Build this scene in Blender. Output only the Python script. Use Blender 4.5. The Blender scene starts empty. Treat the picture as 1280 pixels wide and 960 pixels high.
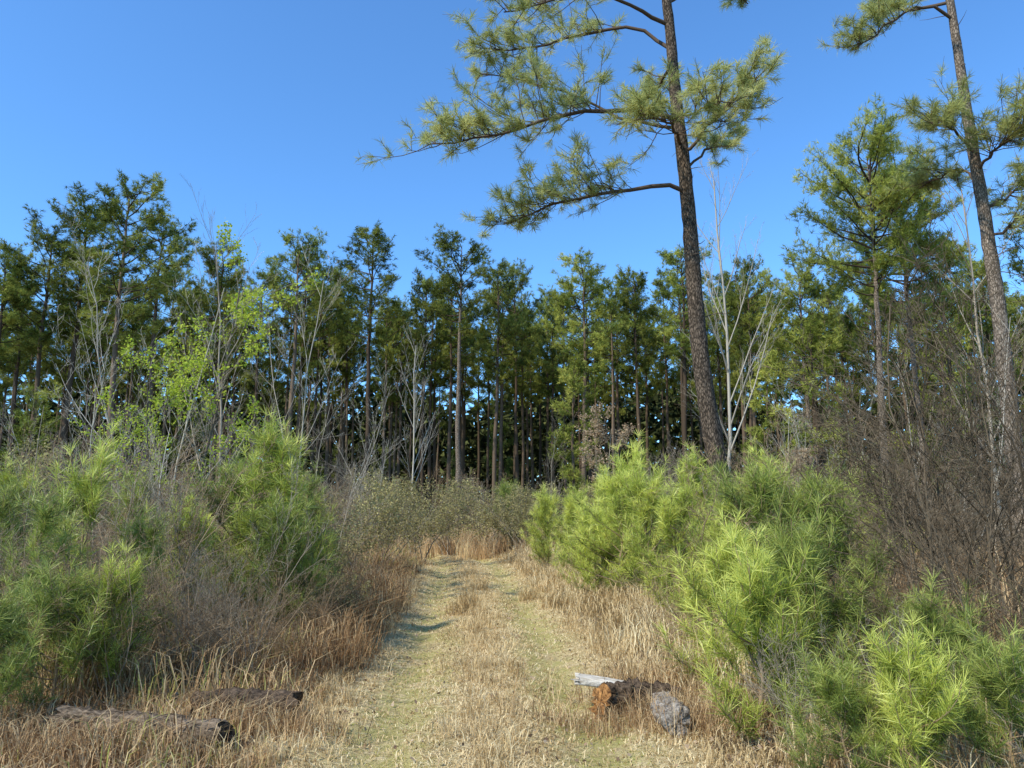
import bpy, math, random
import numpy as np
from mathutils import Vector
rng = np.random.default_rng(11)
random.seed(5)
sc = bpy.context.scene
col = sc.collection
PITCH = math.radians(9.5); F = 950.0; CAMZ = 1.6
CP, SP = math.cos(PITCH), math.sin(PITCH)

def P(px, py, d):
    u = (px-640)/F; v = (480-py)/F
    t = d/(CP - v*SP)
    return np.array([u*t, d, CAMZ+(SP+v*CP)*t])
def GX(px, d): return float(P(px, 660, d)[0])
def nrm(a):
    return a/np.maximum(np.linalg.norm(a, axis=-1, keepdims=True), 1e-9)
def xc(y): return np.interp(y, [0, 5, 10, 23, 30, 40], [-.05, -.12, -.35, -1.25, -2.6, -6])
def hz(x, y):
    x = np.asarray(x, float); y = np.asarray(y, float)
    off = np.abs(x-xc(y))
    s = np.clip((off-1.2)/1.6, 0, 1); s = s*s*(3-2*s)
    tr = -0.075*np.exp(-((off-.76)/.26)**2)
    near = np.clip(1-(np.abs(y)-60)/60, 0, 1)
    return (0.13*s + tr + 0.035*np.sin(x*1.7+y*.6)*np.cos(y*.9-x*.4) + .015*np.sin(x*5.1+1)*np.sin(y*4.3))*near

# ---------------------------------------------------------------- mesh builder
class MB:
    def __init__(s): s.V = []; s.T = []; s.Q = []; s.A = []; s.n = 0
    def add(s, v, tri=None, quad=None, tint=.5):
        v = np.asarray(v, float); m = len(v)
        s.V.append(v); s.A.append(np.broadcast_to(np.asarray(tint, float), (m,)).copy())
        if tri is not None: s.T.append(np.asarray(tri)+s.n)
        if quad is not None: s.Q.append(np.asarray(quad)+s.n)
        s.n += m
    def mesh(s, name, mat, smooth=False):
        me = bpy.data.meshes.new(name)
        V = np.concatenate(s.V); A = np.concatenate(s.A)
        T = np.concatenate(s.T) if s.T else np.zeros((0, 3), int)
        Q = np.concatenate(s.Q) if s.Q else np.zeros((0, 4), int)
        me.vertices.add(len(V)); me.vertices.foreach_set('co', V.astype(np.float32).ravel())
        me.loops.add(T.size+Q.size)
        me.loops.foreach_set('vertex_index', np.concatenate([T.ravel(), Q.ravel()]).astype(np.int32))
        me.polygons.add(len(T)+len(Q))
        st = np.concatenate([np.arange(len(T))*3, T.size+np.arange(len(Q))*4])
        me.polygons.foreach_set('loop_start', st.astype(np.int32))
        if smooth: me.polygons.foreach_set('use_smooth', np.ones(len(st), bool))
        me.update(calc_edges=True)
        at = me.attributes.new('tint', 'FLOAT', 'POINT')
        at.data.foreach_set('value', A.astype(np.float32))
        me.materials.append(mat)
        return me

def tube(mb, pts, rad, k=5, tint=.5, rough=0, cap=False):
    pts = np.asarray(pts, float); n = len(pts)
    rad = np.broadcast_to(np.asarray(rad, float), (n,))
    tan = nrm(np.gradient(pts, axis=0))
    ref = np.array([0, 0, 1.]) if abs(tan[:, 2].mean()) < .8 else np.array([1., 0, 0])
    a = nrm(np.cross(tan, ref)); b = np.cross(tan, a)
    an = np.arange(k)*2*math.pi/k
    rr = rad[:, None]*(1+(rng.normal(size=(n, k))*rough if rough else 0))
    ring = pts[:, None]+rr[..., None]*(np.cos(an)[None, :, None]*a[:, None]+np.sin(an)[None, :, None]*b[:, None])
    i = np.arange(n-1)[:, None]*k; j = np.arange(k)[None]; j2 = (j+1) % k
    q = np.stack([i+j, i+j2, i+k+j2, i+k+j], -1).reshape(-1, 4)
    mb.add(ring.reshape(-1, 3), quad=q, tint=tint)

def needles(mb, C, D, n, L, W, spread, along=.12, bend=0.0, tint=None):
    m = len(C)
    if m == 0: return
    if tint is None: tint = rng.uniform(.2, .8, m)
    c = np.repeat(C, n, 0); d = np.repeat(nrm(D), n, 0); N = m*n
    d2 = nrm(d+spread*nrm(rng.normal(size=(N, 3)))*rng.uniform(.5, 1.3, (N, 1)))
    base = c-d*rng.uniform(0, along, (N, 1))
    side = nrm(np.cross(d2, rng.normal(size=(N, 3))))*W/2
    l = L*rng.uniform(.65, 1.15, (N, 1))
    tt = np.clip(np.repeat(tint, n)+rng.normal(size=N)*.12, 0, 1)
    if bend == 0:
        v = np.stack([base-side, base+side, base+d2*l], 1).reshape(-1, 3)
        mb.add(v, tri=np.arange(N*3).reshape(-1, 3), tint=np.repeat(tt, 3))
    else:
        mid = base+d2*l*.5
        tip = base+d2*l+np.array([0, 0, -1.])*l*bend
        v = np.stack([base-side*.8, base+side*.8, mid+side, mid-side, tip], 1).reshape(-1, 3)
        o = np.arange(N)[:, None]*5
        mb.add(v, tri=o+np.array([[3, 2, 4]]), quad=o+np.array([[0, 1, 2, 3]]), tint=np.repeat(tt, 5))

def leaves(mb, C, s, tint=None):
    C = np.asarray(C); N = len(C)
    a = nrm(rng.normal(size=(N, 3))); b = nrm(np.cross(a, rng.normal(size=(N, 3))))
    l = s*rng.uniform(.5, 1.2, (N, 1))
    v = np.stack([C, C+a*l*.5+b*l*.38, C+a*l, C+a*l*.5-b*l*.38], 1).reshape(-1, 3)
    t = rng.uniform(.1, .9, N) if tint is None else tint
    mb.add(v, quad=np.arange(N*4).reshape(-1, 4), tint=np.repeat(t, 4))

def blades(mb, X, Y, h, w, lean, tint, curl=.5):
    N = len(X); z = hz(X, Y)
    az = rng.uniform(0, 2*math.pi, N)
    ld = np.stack([np.cos(az), np.sin(az), np.zeros(N)], 1)*(h*lean*rng.uniform(.2, 1.3, N))[:, None]
    az2 = rng.uniform(0, 2*math.pi, N)
    sd = np.stack([np.cos(az2), np.sin(az2), np.zeros(N)], 1)*(w/2)[:, None] if np.ndim(w) else np.stack([np.cos(az2), np.sin(az2), np.zeros(N)], 1)*w/2
    b = np.stack([X, Y, z-.01], 1)
    up = np.array([0, 0, 1.])
    m = b+ld*.35+up*(h*.6)[:, None]
    t = b+ld*(1+curl*.3)+up*(h*np.clip(1-lean*.35, .2, 1))[:, None]
    v = np.stack([b-sd, b+sd, m+sd*.8, m-sd*.8, t], 1).reshape(-1, 3)
    o = np.arange(N)[:, None]*5
    mb.add(v, tri=o+np.array([[3, 2, 4]]), quad=o+np.array([[0, 1, 2, 3]]), tint=np.repeat(np.clip(tint, 0, 1), 5))

# ---------------------------------------------------------------- materials
def newmat(name):
    m = bpy.data.materials.new(name); m.use_nodes = True
    nt = m.node_tree; nt.nodes.clear()
    out = nt.nodes.new('ShaderNodeOutputMaterial')
    return m, nt, out
def ramp(nt, stops):
    r = nt.nodes.new('ShaderNodeValToRGB')
    while len(r.color_ramp.elements) < len(stops): r.color_ramp.elements.new(.5)
    for e, (p, c) in zip(r.color_ramp.elements, stops):
        e.position = p; e.color = (*c, 1)
    return r
def foliage_mat(name, stops, trans=.35, rvar=.35, gloss=0.0):
    m, nt, out = newmat(name)
    N = nt.nodes.new; Lk = nt.links.new
    a = N('ShaderNodeAttribute'); a.attribute_name = 'tint'
    r = ramp(nt, stops)
    Lk(a.outputs['Fac'], r.inputs[0])
    c = r.outputs[0]
    if rvar:
        oi = N('ShaderNodeObjectInfo')
        mp = N('ShaderNodeMapRange'); mp.inputs[3].default_value = 1-rvar; mp.inputs[4].default_value = 1+rvar
        Lk(oi.outputs['Random'], mp.inputs[0])
        mx = N('ShaderNodeHueSaturation'); Lk(mp.outputs[0], mx.inputs['Value']); Lk(c, mx.inputs['Color']); c = mx.outputs[0]
    if gloss:
        p = N('ShaderNodeBsdfPrincipled'); p.inputs['Roughness'].default_value = .4
        p.inputs['Specular IOR Level'].default_value = gloss
        Lk(c, p.inputs['Base Color'])
    else:
        p = N('ShaderNodeBsdfDiffuse'); Lk(c, p.inputs['Color'])
    if trans:
        t = N('ShaderNodeBsdfTranslucent'); Lk(c, t.inputs['Color'])
        x = N('ShaderNodeMixShader'); x.inputs[0].default_value = trans
        Lk(p.outputs[0], x.inputs[1]); Lk(t.outputs[0], x.inputs[2]); Lk(x.outputs[0], out.inputs[0])
    else: Lk(p.outputs[0], out.inputs[0])
    return m
def bark_mat(name, dark, light, scale=(9, 9, 2.5), bump=.6, plate=True, ew=.22):
    m, nt, out = newmat(name)
    N = nt.nodes.new; Lk = nt.links.new
    tc = N('ShaderNodeTexCoord'); mp = N('ShaderNodeMapping'); mp.inputs['Scale'].default_value = scale
    Lk(tc.outputs['Object'], mp.inputs[0])
    n = N('ShaderNodeTexNoise'); n.inputs['Scale'].default_value = 1.3; n.inputs['Detail'].default_value = 5; n.inputs['Roughness'].default_value = .7
    Lk(mp.outputs[0], n.inputs[0])
    vo = N('ShaderNodeTexVoronoi'); vo.feature = 'DISTANCE_TO_EDGE'; vo.inputs['Scale'].default_value = 1.5
    mv = N('ShaderNodeVectorMath'); mv.operation = 'ADD'
    Lk(mp.outputs[0], mv.inputs[0]); Lk(n.outputs['Color'], mv.inputs[1])
    Lk(mv.outputs[0], vo.inputs['Vector'])
    e = N('ShaderNodeMapRange'); e.inputs[1].default_value = 0; e.inputs[2].default_value = ew; e.inputs[3].default_value = .35
    Lk(vo.outputs['Distance'], e.inputs[0])
    mu = N('ShaderNodeMath'); mu.operation = 'MULTIPLY'
    if plate: Lk(e.outputs[0], mu.inputs[0])
    else: mu.inputs[0].default_value = 1
    Lk(n.outputs['Fac'], mu.inputs[1])
    r = ramp(nt, [(.2, dark), (.68, light)] if plate else [(.36, dark), (.66, light)])
    Lk(mu.outputs[0], r.inputs[0])
    p = N('ShaderNodeBsdfPrincipled'); p.inputs['Roughness'].default_value = .9; p.inputs['Specular IOR Level'].default_value = .1
    Lk(r.outputs[0], p.inputs['Base Color'])
    b = N('ShaderNodeBump'); b.inputs['Strength'].default_value = bump; b.inputs['Distance'].default_value = .03
    Lk(mu.outputs[0], b.inputs['Height']); Lk(b.outputs[0], p.inputs['Normal'])
    Lk(p.outputs[0], out.inputs[0])
    return m
def ground_mat(name, path):
    m, nt, out = newmat(name)
    N = nt.nodes.new; Lk = nt.links.new
    tc = N('ShaderNodeTexCoord')
    def noise(s, d=6, ro=.6):
        n = N('ShaderNodeTexNoise'); n.inputs['Scale'].default_value = s; n.inputs['Detail'].default_value = d; n.inputs['Roughness'].default_value = ro
        Lk(tc.outputs['Object'], n.inputs[0]); return n
    n1 = noise(1.9, 8, .75); n2 = noise(14, 8, .75); n3 = noise(70, 4)
    if path: r = ramp(nt, [(.32, (.15, .1, .05)), (.44, (.52, .375, .185)), (.6, (.84, .66, .37))])
    else: r = ramp(nt, [(.3, (.05, .034, .02)), (.5, (.17, .115, .065)), (.7, (.34, .24, .14))])
    Lk(n2.outputs['Fac'], r.inputs[0])
    last = r.outputs[0]
    if path:
        a = N('ShaderNodeAttribute'); a.attribute_name = 'tint'
        # two wheel tracks where short green grass grows
        pp = ramp(nt, [(0.0, (.0,)*3), (.10, (.2,)*3), (.22, (1,)*3), (.36, (.8,)*3), (.45, (.05,)*3)])
        pp.color_ramp.elements.new(.58).color = (.2, .2, .2, 1)
        pp.color_ramp.elements.new(.68).color = (1, 1, 1, 1)
        pp.color_ramp.elements.new(.80).color = (1, 1, 1, 1)
        pp.color_ramp.elements.new(.93).color = (.1, .1, .1, 1)
        Lk(a.outputs['Fac'], pp.inputs[0])
        nr = ramp(nt, [(.40, (.05,)*3), (.54, (1,)*3)]); Lk(n1.outputs['Fac'], nr.inputs[0])
        mu = N('ShaderNodeMath'); mu.operation = 'MULTIPLY'; Lk(pp.outputs[0], mu.inputs[0]); Lk(nr.outputs[0], mu.inputs[1])
        mu2 = N('ShaderNodeMath'); mu2.operation = 'MULTIPLY'; mu2.inputs[1].default_value = .7; Lk(mu.outputs[0], mu2.inputs[0])
        g = N('ShaderNodeMix'); g.data_type = 'RGBA'; g.inputs['B'].default_value = (.45, .41, .12, 1)
        Lk(mu2.outputs[0], g.inputs['Factor']); Lk(last, g.inputs['A']); last = g.outputs['Result']
    p = N('ShaderNodeBsdfDiffuse')
    Lk(last, p.inputs['Color'])
    b = N('ShaderNodeBump'); b.inputs['Strength'].default_value = 1; b.inputs['Distance'].default_value = .03
    ad = N('ShaderNodeMath'); Lk(n2.outputs['Fac'], ad.inputs[0]); Lk(n3.outputs['Fac'], ad.inputs[1])
    Lk(ad.outputs[0], b.inputs['Height']); Lk(b.outputs[0], p.inputs['Normal'])
    Lk(p.outputs[0], out.inputs[0])
    return m

M_needle_far = foliage_mat('far_needles', [(0, (.07, .095, .02)), (.5, (.23, .27, .055)), (1, (.48, .48, .11))], .3, .25)
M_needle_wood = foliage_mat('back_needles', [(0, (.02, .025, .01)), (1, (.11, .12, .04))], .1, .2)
M_needle_mid = foliage_mat('midwood_needles', [(0, (.13, .16, .028)), (.5, (.35, .38, .075)), (1, (.6, .58, .14))], .35, .12)
M_needle_big = foliage_mat('tall_pine_needles', [(0, (.26, .28, .08)), (.5, (.52, .53, .18)), (1, (.74, .71, .3))], .45, .05)
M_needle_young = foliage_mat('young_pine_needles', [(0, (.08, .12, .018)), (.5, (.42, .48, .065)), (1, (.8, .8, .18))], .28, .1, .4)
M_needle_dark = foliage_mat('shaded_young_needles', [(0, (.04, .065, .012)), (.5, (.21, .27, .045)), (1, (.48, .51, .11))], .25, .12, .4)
M_green_leaf = foliage_mat('spring_leaves', [(0, (.32, .41, .04)), (.6, (.54, .61, .07)), (1, (.66, .7, .14))], .45, .05)
M_brown_leaf = foliage_mat('brown_leaves', [(0, (.26, .17, .09)), (.5, (.5, .355, .21)), (1, (.64, .5, .33))], .4, .1)
M_olive_leaf = foliage_mat('olive_leaves', [(0, (.15, .13, .05)), (.5, (.35, .3, .12)), (1, (.52, .45, .21))], .3, .15)
M_grass_red = foliage_mat('dry_tall_grass', [(0, (.2, .11, .05)), (.4, (.52, .335, .17)), (.75, (.8, .6, .33)), (1, (.42, .42, .11))], .35, 0)
M_grass_tan = foliage_mat('straw_grass', [(0, (.32, .21, .09)), (.4, (.74, .555, .285)), (1, (.95, .81, .5))], .3, 0)
M_grass_green = foliage_mat('short_grass', [(0, (.26, .29, .06)), (.5, (.5, .48, .14)), (1, (.8, .7, .34))], .35, 0)
M_litter = foliage_mat('leaf_litter_mat', [(0, (.1, .06, .035)), (.5, (.3, .2, .12)), (1, (.52, .4, .27))], 0, 0)
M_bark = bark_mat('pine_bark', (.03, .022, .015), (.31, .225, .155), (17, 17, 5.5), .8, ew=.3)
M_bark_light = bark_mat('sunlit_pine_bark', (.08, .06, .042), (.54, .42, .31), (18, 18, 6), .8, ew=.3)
M_limb = foliage_mat('limb_bark', [(0, (.08, .056, .038)), (1, (.25, .18, .125))], 0, 0)
M_bark_far = foliage_mat('far_bark', [(0, (.045, .032, .022)), (1, (.19, .135, .09))], 0, .4)
M_twig = foliage_mat('grey_twig', [(0, (.15, .12, .085)), (1, (.45, .375, .27))], 0, .15)
M_twig_pale = foliage_mat('pale_twig', [(0, (.27, .235, .18)), (1, (.66, .58, .45))], 0, .1)
M_twig_brown = foliage_mat('brown_twig', [(0, (.13, .088, .05)), (1, (.42, .3, .18))], 0, .15)
M_twig_dark = foliage_mat('dark_twig', [(0, (.045, .033, .02)), (1, (.22, .165, .105))], 0, .1)
M_log_dark = bark_mat('dark_log_bark', (.022, .015, .01), (.22, .15, .095), (14, 22, 22), 1.0, False)
M_log_brown = bark_mat('rotten_log_bark', (.035, .024, .015), (.36, .265, .175), (9, 26, 26), 1.0, False)
M_log_grey = bark_mat('grey_log_bark', (.1, .08, .06), (.56, .48, .38), (10, 22, 22), 1.0, False)
M_wood_pale = bark_mat('pale_weathered_wood', (.4, .33, .24), (.86, .78, .64), (5, 34, 34), .5, False)
M_wood_orange = bark_mat('orange_cut_wood', (.08, .035, .015), (.55, .27, .09), (18, 18, 18), .8, False)

# ---------------------------------------------------------------- objects
def setp(o, label=None, cat=None, group=None, kind=None):
    if label: o['label'] = label
    if cat: o['category'] = cat
    if group: o['group'] = group
    if kind: o['kind'] = kind
def put(parts, name, label, cat, loc, rz=0, s=1, group=None, tilt=(0, 0)):
    r = bpy.data.objects.new(name, None); col.objects.link(r)
    r.location = loc; r.rotation_euler = (tilt[0], tilt[1], rz)
    r.scale = (s, s, s) if np.ndim(s) == 0 else s
    setp(r, label, cat, group)
    for pn, me in parts:
        c = bpy.data.objects.new(pn, me); col.objects.link(c); c.parent = r
    return r
def single(name, me, **k):
    o = bpy.data.objects.new(name, me); col.objects.link(o); setp(o, **k); return o

# ---- ground
def grid(xs, ys, zf, name, mat, tint=None):
    X, Y = np.meshgrid(xs, ys); Z = zf(X, Y)
    V = np.stack([X, Y, Z], -1).reshape(-1, 3); nx = len(xs)
    i = (np.arange(len(ys)-1)[:, None]*nx+np.arange(nx-1)[None]).ravel()
    mb = MB(); mb.add(V, quad=np.stack([i, i+1, i+nx+1, i+nx], 1), tint=.5)
    return mb.mesh(name, mat, True)
xs = np.concatenate([-np.geomspace(600, 8, 26), np.linspace(-7.8, 7.8, 120), np.geomspace(8, 600, 26)])
ys = np.concatenate([[-300, -120, -50, -20, -8], np.linspace(-4, 34, 190), np.geomspace(35, 900, 30)])
single('ground', grid(xs, ys, hz, 'ground', ground_mat('forest_floor', False)), kind='structure')
yy = np.linspace(-4, 33, 300); aa = np.linspace(-1, 1, 40)
Y, A = np.meshgrid(yy, aa, indexing='ij')
HW = 1.45
hw = HW+.12*np.sin(Y*1.3)+.07*np.sin(Y*3.7+1)+.05*np.sin(Y*9)
X = xc(Y)+A*hw
Z = hz(X, Y)+.012-.02*(np.abs(A) > .97)
i = (np.arange(299)[:, None]*40+np.arange(39)[None]).ravel()
mb = MB(); mb.add(np.stack([X, Y, Z], -1).reshape(-1, 3), quad=np.stack([i, i+1, i+41, i+40], 1), tint=(A.ravel()+1)/2)
single('path', mb.mesh('path', ground_mat('trail_surface', True), True), kind='structure')

# ---- grasses (stuff)
def ysample(n, a, b, pw=1.6):   # denser near the camera
    u = rng.uniform(size=n); return a+(b-a)*u**pw
def patch(x, y): return .5*np.sin(x*1.9+y*.7+1)*np.sin(y*1.3-x*.5)+.35*np.sin(x*4.3-y*2.1)*np.sin(y*3.1+.5)
mb = MB(); n = 95000
Yg = ysample(n, 3.6, 28); Ag = rng.uniform(-1.0, 1.0, n)
wt = np.exp(-((np.abs(Ag)-.53)/.21)**2)
pn = patch(Ag*HW+xc(Yg), Yg)
keep = rng.uniform(size=n) < (.04+.96*wt)*np.clip(.7+pn, .15, 1)
Yg, Ag, pn = Yg[keep], Ag[keep], pn[keep]
blades(mb, xc(Yg)+Ag*HW, Yg, rng.uniform(.012, .05, len(Yg)), .006+.0006*Yg, .9, .45+.26*rng.normal(size=len(Yg))-.3*pn)
single('trail_grass', mb.mesh('trail_grass', M_grass_green), label='short green grass growing in the wheel tracks of the trail', cat='grass', kind='stuff')
mb = MB(); n = 120000
Yg = ysample(n, 3.4, 28); Ag = rng.normal(size=n)*.8
wt = np.exp(-((np.abs(Ag)-.53)/.19)**2)
keep = rng.uniform(size=n) > wt*.75
Yg, Ag = Yg[keep], Ag[keep]
blades(mb, xc(Yg)+Ag*HW, Yg, rng.uniform(.02, .09, len(Yg)), .005+.0005*Yg, 1.7, .48+.28*rng.normal(size=len(Yg))+.3*patch(Ag*2, Yg*1.5))
# upright straw tufts on the middle strip and the edges of the tracks
nc = 1000
Yc = ysample(nc, 4, 26); side = rng.choice([-1, -1, 0, 0, 1], nc); Xc = xc(Yc)+side*1.42+rng.normal(size=nc)*.16
k = 24
blades(mb, np.repeat(Xc, k)+rng.normal(size=nc*k)*.05, np.repeat(Yc, k)+rng.normal(size=nc*k)*.05,
       np.repeat(rng.uniform(.05, .23, nc), k)*rng.uniform(.6, 1.2, nc*k), .0055, .6, np.repeat(rng.uniform(0, .7, nc), k)+.2*rng.normal(size=nc*k))
# taller tufts standing on the middle strip
for px, y_, h_ in [(585, 13, .4), (575, 12.4, .32), (662, 14.5, .36), (600, 16, .3), (690, 13, .35)]:
    k = 160; x_ = GX(px, y_)
    blades(mb, x_+rng.normal(size=k)*.1, y_+rng.normal(size=k)*.1, h_*rng.uniform(.4, 1.2, k), .009, .6, .2+.25*rng.normal(size=k))
single('straw', mb.mesh('straw', M_grass_tan), label='flattened tan straw and dead grass over the middle of the trail', cat='dead grass', kind='stuff')

def thin(Xc, Yc):    # how tall grass may grow round the logs
    f = np.ones(len(Xc))
    f[(Xc < -1.2) & (Xc > -4.3) & (Yc < 6.3)] = .45
    f[(Xc > .5) & (Xc < 1.9) & (Yc < 6.9)] = .42
    return f
def verge(name, sgn, lo, hi, ncl, k, hmin, hmax, mat, label, ya=3.8, yb=27, bias=0.0, w=.006, extra=None):
    mb = MB()
    Yc = ysample(ncl, ya, yb, 1.4)
    off = lo+(hi-lo)*rng.uniform(size=ncl)**1.2+.15*np.sin(Yc*2.1)
    Xc = xc(Yc)+sgn*off
    pt = patch(Xc, Yc)
    hh = rng.uniform(hmin, hmax, ncl)*np.clip((off-lo)*1.2+.3, .25, 1)*thin(Xc, Yc)*(1+.6*pt)
    t = rng.uniform(.15, .7, ncl)+bias+.3*pt+(rng.uniform(size=ncl) < .14)*.4
    if extra is not None:
        Xc = np.concatenate([Xc, extra[0]]); Yc = np.concatenate([Yc, extra[1]]); hh = np.concatenate([hh, extra[2]]); t = np.concatenate([t, extra[3]]); ncl = len(Xc)
    N = ncl*k
    blades(mb, np.repeat(Xc, k)+rng.normal(size=N)*.11, np.repeat(Yc, k)+rng.normal(size=N)*.11,
           np.repeat(hh, k)*rng.uniform(.3, 1.3, N), w+.0004*np.repeat(Yc, k), .7, np.repeat(t, k)+rng.normal(size=N)*.22)
    single(name, mb.mesh(name, mat), label=label, cat='tall grass', kind='stuff')
# taller clumps leaning over the left wheel track
ey = np.concatenate([rng.uniform(7.5, 10.5, 45), rng.uniform(11, 15, 30)]); ex = xc(ey)-1.35-rng.uniform(0, .5, 75)
verge('tall_dry_grass', -1, 1.4, 3.5, 1050, 34, .2, .68, M_grass_red, 'reddish brown dead grass standing along the left edge of the trail', bias=-.06, extra=(ex, ey, rng.uniform(.45, .85, 75), rng.uniform(.05, .45, 75)))
verge('tall_dry_grass', 1, 1.3, 3.2, 1000, 32, .15, .5, M_grass_tan, 'pale tan dead grass standing along the right edge of the trail', bias=-.12)
verge('undergrowth', -1, 3.0, 14, 1300, 32, .4, 1.0, M_grass_red, 'brown dead weeds filling the ground left of the trail', 5, 46, -.12, .008)
verge('undergrowth', 1, 2.8, 14, 1300, 32, .4, 1.0, M_grass_red, 'brown dead weeds filling the ground right of the trail', 5, 46, -.15, .008)
# brush across the end of the trail
mb = MB(); n = 1500; k = 26
Yc = rng.uniform(25.5, 48, n); Xc = rng.uniform(-16, 16, n)
blades(mb, np.repeat(Xc, k)+rng.normal(size=n*k)*.12, np.repeat(Yc, k)+rng.normal(size=n*k)*.12, np.repeat(rng.uniform(.5, 1.1, n), k)*rng.uniform(.5, 1.2, n*k), .018, .4, np.repeat(rng.uniform(.1, .8, n), k))
single('brush', mb.mesh('brush', M_grass_red), label='brown brush and broom grass across the far end of the trail', cat='brush', kind='stuff')
# leaf litter
mb = MB(); n = 22000
Yg = ysample(n, 3.4, 22); Xg = xc(Yg)+rng.normal(size=n)*2.6
keep = (np.abs(Xg-xc(Yg)) > 1.4) | (rng.uniform(size=n) < .14)
Xg, Yg = Xg[keep], Yg[keep]
leaves(mb, np.stack([Xg, Yg, hz(Xg, Yg)+rng.uniform(.005, .04, len(Xg))], 1), .042)
single('leaf_litter', mb.mesh('leaf_litter', M_litter), label='scattered brown fallen leaves and bark bits on the ground', cat='leaves', kind='stuff')

# ---------------------------------------------------------------- tall pine variants (far stand)
def limbpath(p, az, el, L, n=6, curve=.25, wob=.06):
    d = np.array([math.cos(az)*math.cos(el), math.sin(az)*math.cos(el), math.sin(el)])
    pts = [np.array(p, float)]
    for i in range(n-1):
        d = nrm(d+np.array([0, 0, curve/(n-1)])+rng.normal(size=3)*wob)
        pts.append(pts[-1]+d*L/(n-1))
    return np.array(pts)
def at(path, f):
    x = f*(len(path)-1); i = min(int(x), len(path)-2); return path[i]+(path[i+1]-path[i])*(x-i), nrm(path[i+1]-path[i])
def make_pine(H, cb, cr, nl, ntuft=4, nn=14, L=.28, W=.031, barkm=None, needm=None, sparse=0., r0=None, stubs=16):
    tr, br, cw = MB(), MB(), MB()
    r0 = r0 or H*.008
    nz = 14
    zz = np.linspace(-.2, H*.97, nz)
    wx = np.cumsum(rng.normal(size=nz))*.04; wy = np.cumsum(rng.normal(size=nz))*.04
    tp = np.stack([wx-wx[0], wy-wy[0], zz], 1)
    rad = r0*(1-np.linspace(0, 1, len(tp)))**.75+.02; rad[0] *= 1.25
    tube(tr, tp, rad, 8, rng.uniform(.2, .9), rough=.04)
    asym = rng.uniform(0, 2*math.pi)
    C = []; D = []; T = []
    ga = rng.uniform(0, 6)
    for i in range(nl):
        if rng.uniform() < sparse: continue
        t = (i+rng.uniform())/nl
        f = cb+(1-cb)*t*.985
        p, _ = at(tp, f)
        ga += 2.4+rng.normal()*.35
        prof = math.sqrt(max(.1, 1-((t-.52)/.56)**2))
        LL = cr*prof*rng.uniform(.6, 1.15)*(1+.22*math.cos(ga-asym))
        el = math.radians(6+34*t**1.3+rng.normal()*14)
        path = limbpath(p, ga, el, LL, curve=.5, wob=.12)
        r = .012+.012*LL
        tube(br, path, np.linspace(r, .008, len(path)), 4, .3)
        ltint = rng.uniform(.05, .8)
        nt = int(5+LL*2.8)
        for j in range(nt):
            g = .42+.58*(j+rng.uniform())/nt
            q, dd = at(path, min(g, .999))
            aa = math.atan2(dd[1], dd[0])+rng.choice([-1, 1])*rng.uniform(.3, 1.6)
            tl = min(LL, 3)*rng.uniform(.12, .32)*(1.2-g*.5)+.25
            tw = limbpath(q, aa, rng.uniform(-.3, 1.1), tl, 4, .3, .15)
            tube(br, tw, np.linspace(.009, .005, 4), 3, .3)
            for s_ in range(ntuft):
                q2, d2 = at(tw, min(.999, .2+.8*rng.uniform()))
                C.append(q2+rng.normal(size=3)*.11); D.append(d2+rng.normal(size=3)*.5+np.array([0, 0, .3])); T.append(ltint+rng.normal()*.12+.12*t)
    for i in range(stubs):   # dead stubs below the crown
        f = rng.uniform(cb*.45, cb); p, _ = at(tp, f)
        path = limbpath(p, rng.uniform(0, 6.28), rng.uniform(-.3, .2), rng.uniform(.3, 1.5), 4, 0, .15)
        tube(br, path, np.linspace(.015, .005, 4), 3)
    needles(cw, np.array(C), np.array(D), nn, L, W, 1.3, .2, tint=np.clip(T, 0, 1))
    return [('trunk', tr.mesh('trunk', barkm or M_bark_far, True)), ('branches', br.mesh('branches', M_bark_far)), ('crown', cw.mesh('crown', needm or M_needle_far))], H
PV = []
for H, cb, cr, nl in [(22, .60, 3.0, 44), (22, .57, 2.8, 44), (22, .65, 2.8, 36), (22, .56, 2.6, 44), (22, .63, 2.5, 36), (22, .67, 2.9, 34), (22, .53, 3.1, 48)]:
    PV.append(make_pine(H, cb, cr, nl, sparse=.05))
PM = [make_pine(10, .25, 1.9, 30, 4, 10, W=.036, needm=M_needle_mid, sparse=.15, stubs=4), make_pine(10, .3, 1.8, 28, 4, 10, W=.036, sparse=.15, stubs=4), make_pine(10, .2, 2.1, 34, 4, 10, W=.036, needm=M_needle_mid, sparse=.12, stubs=2)]

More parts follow.
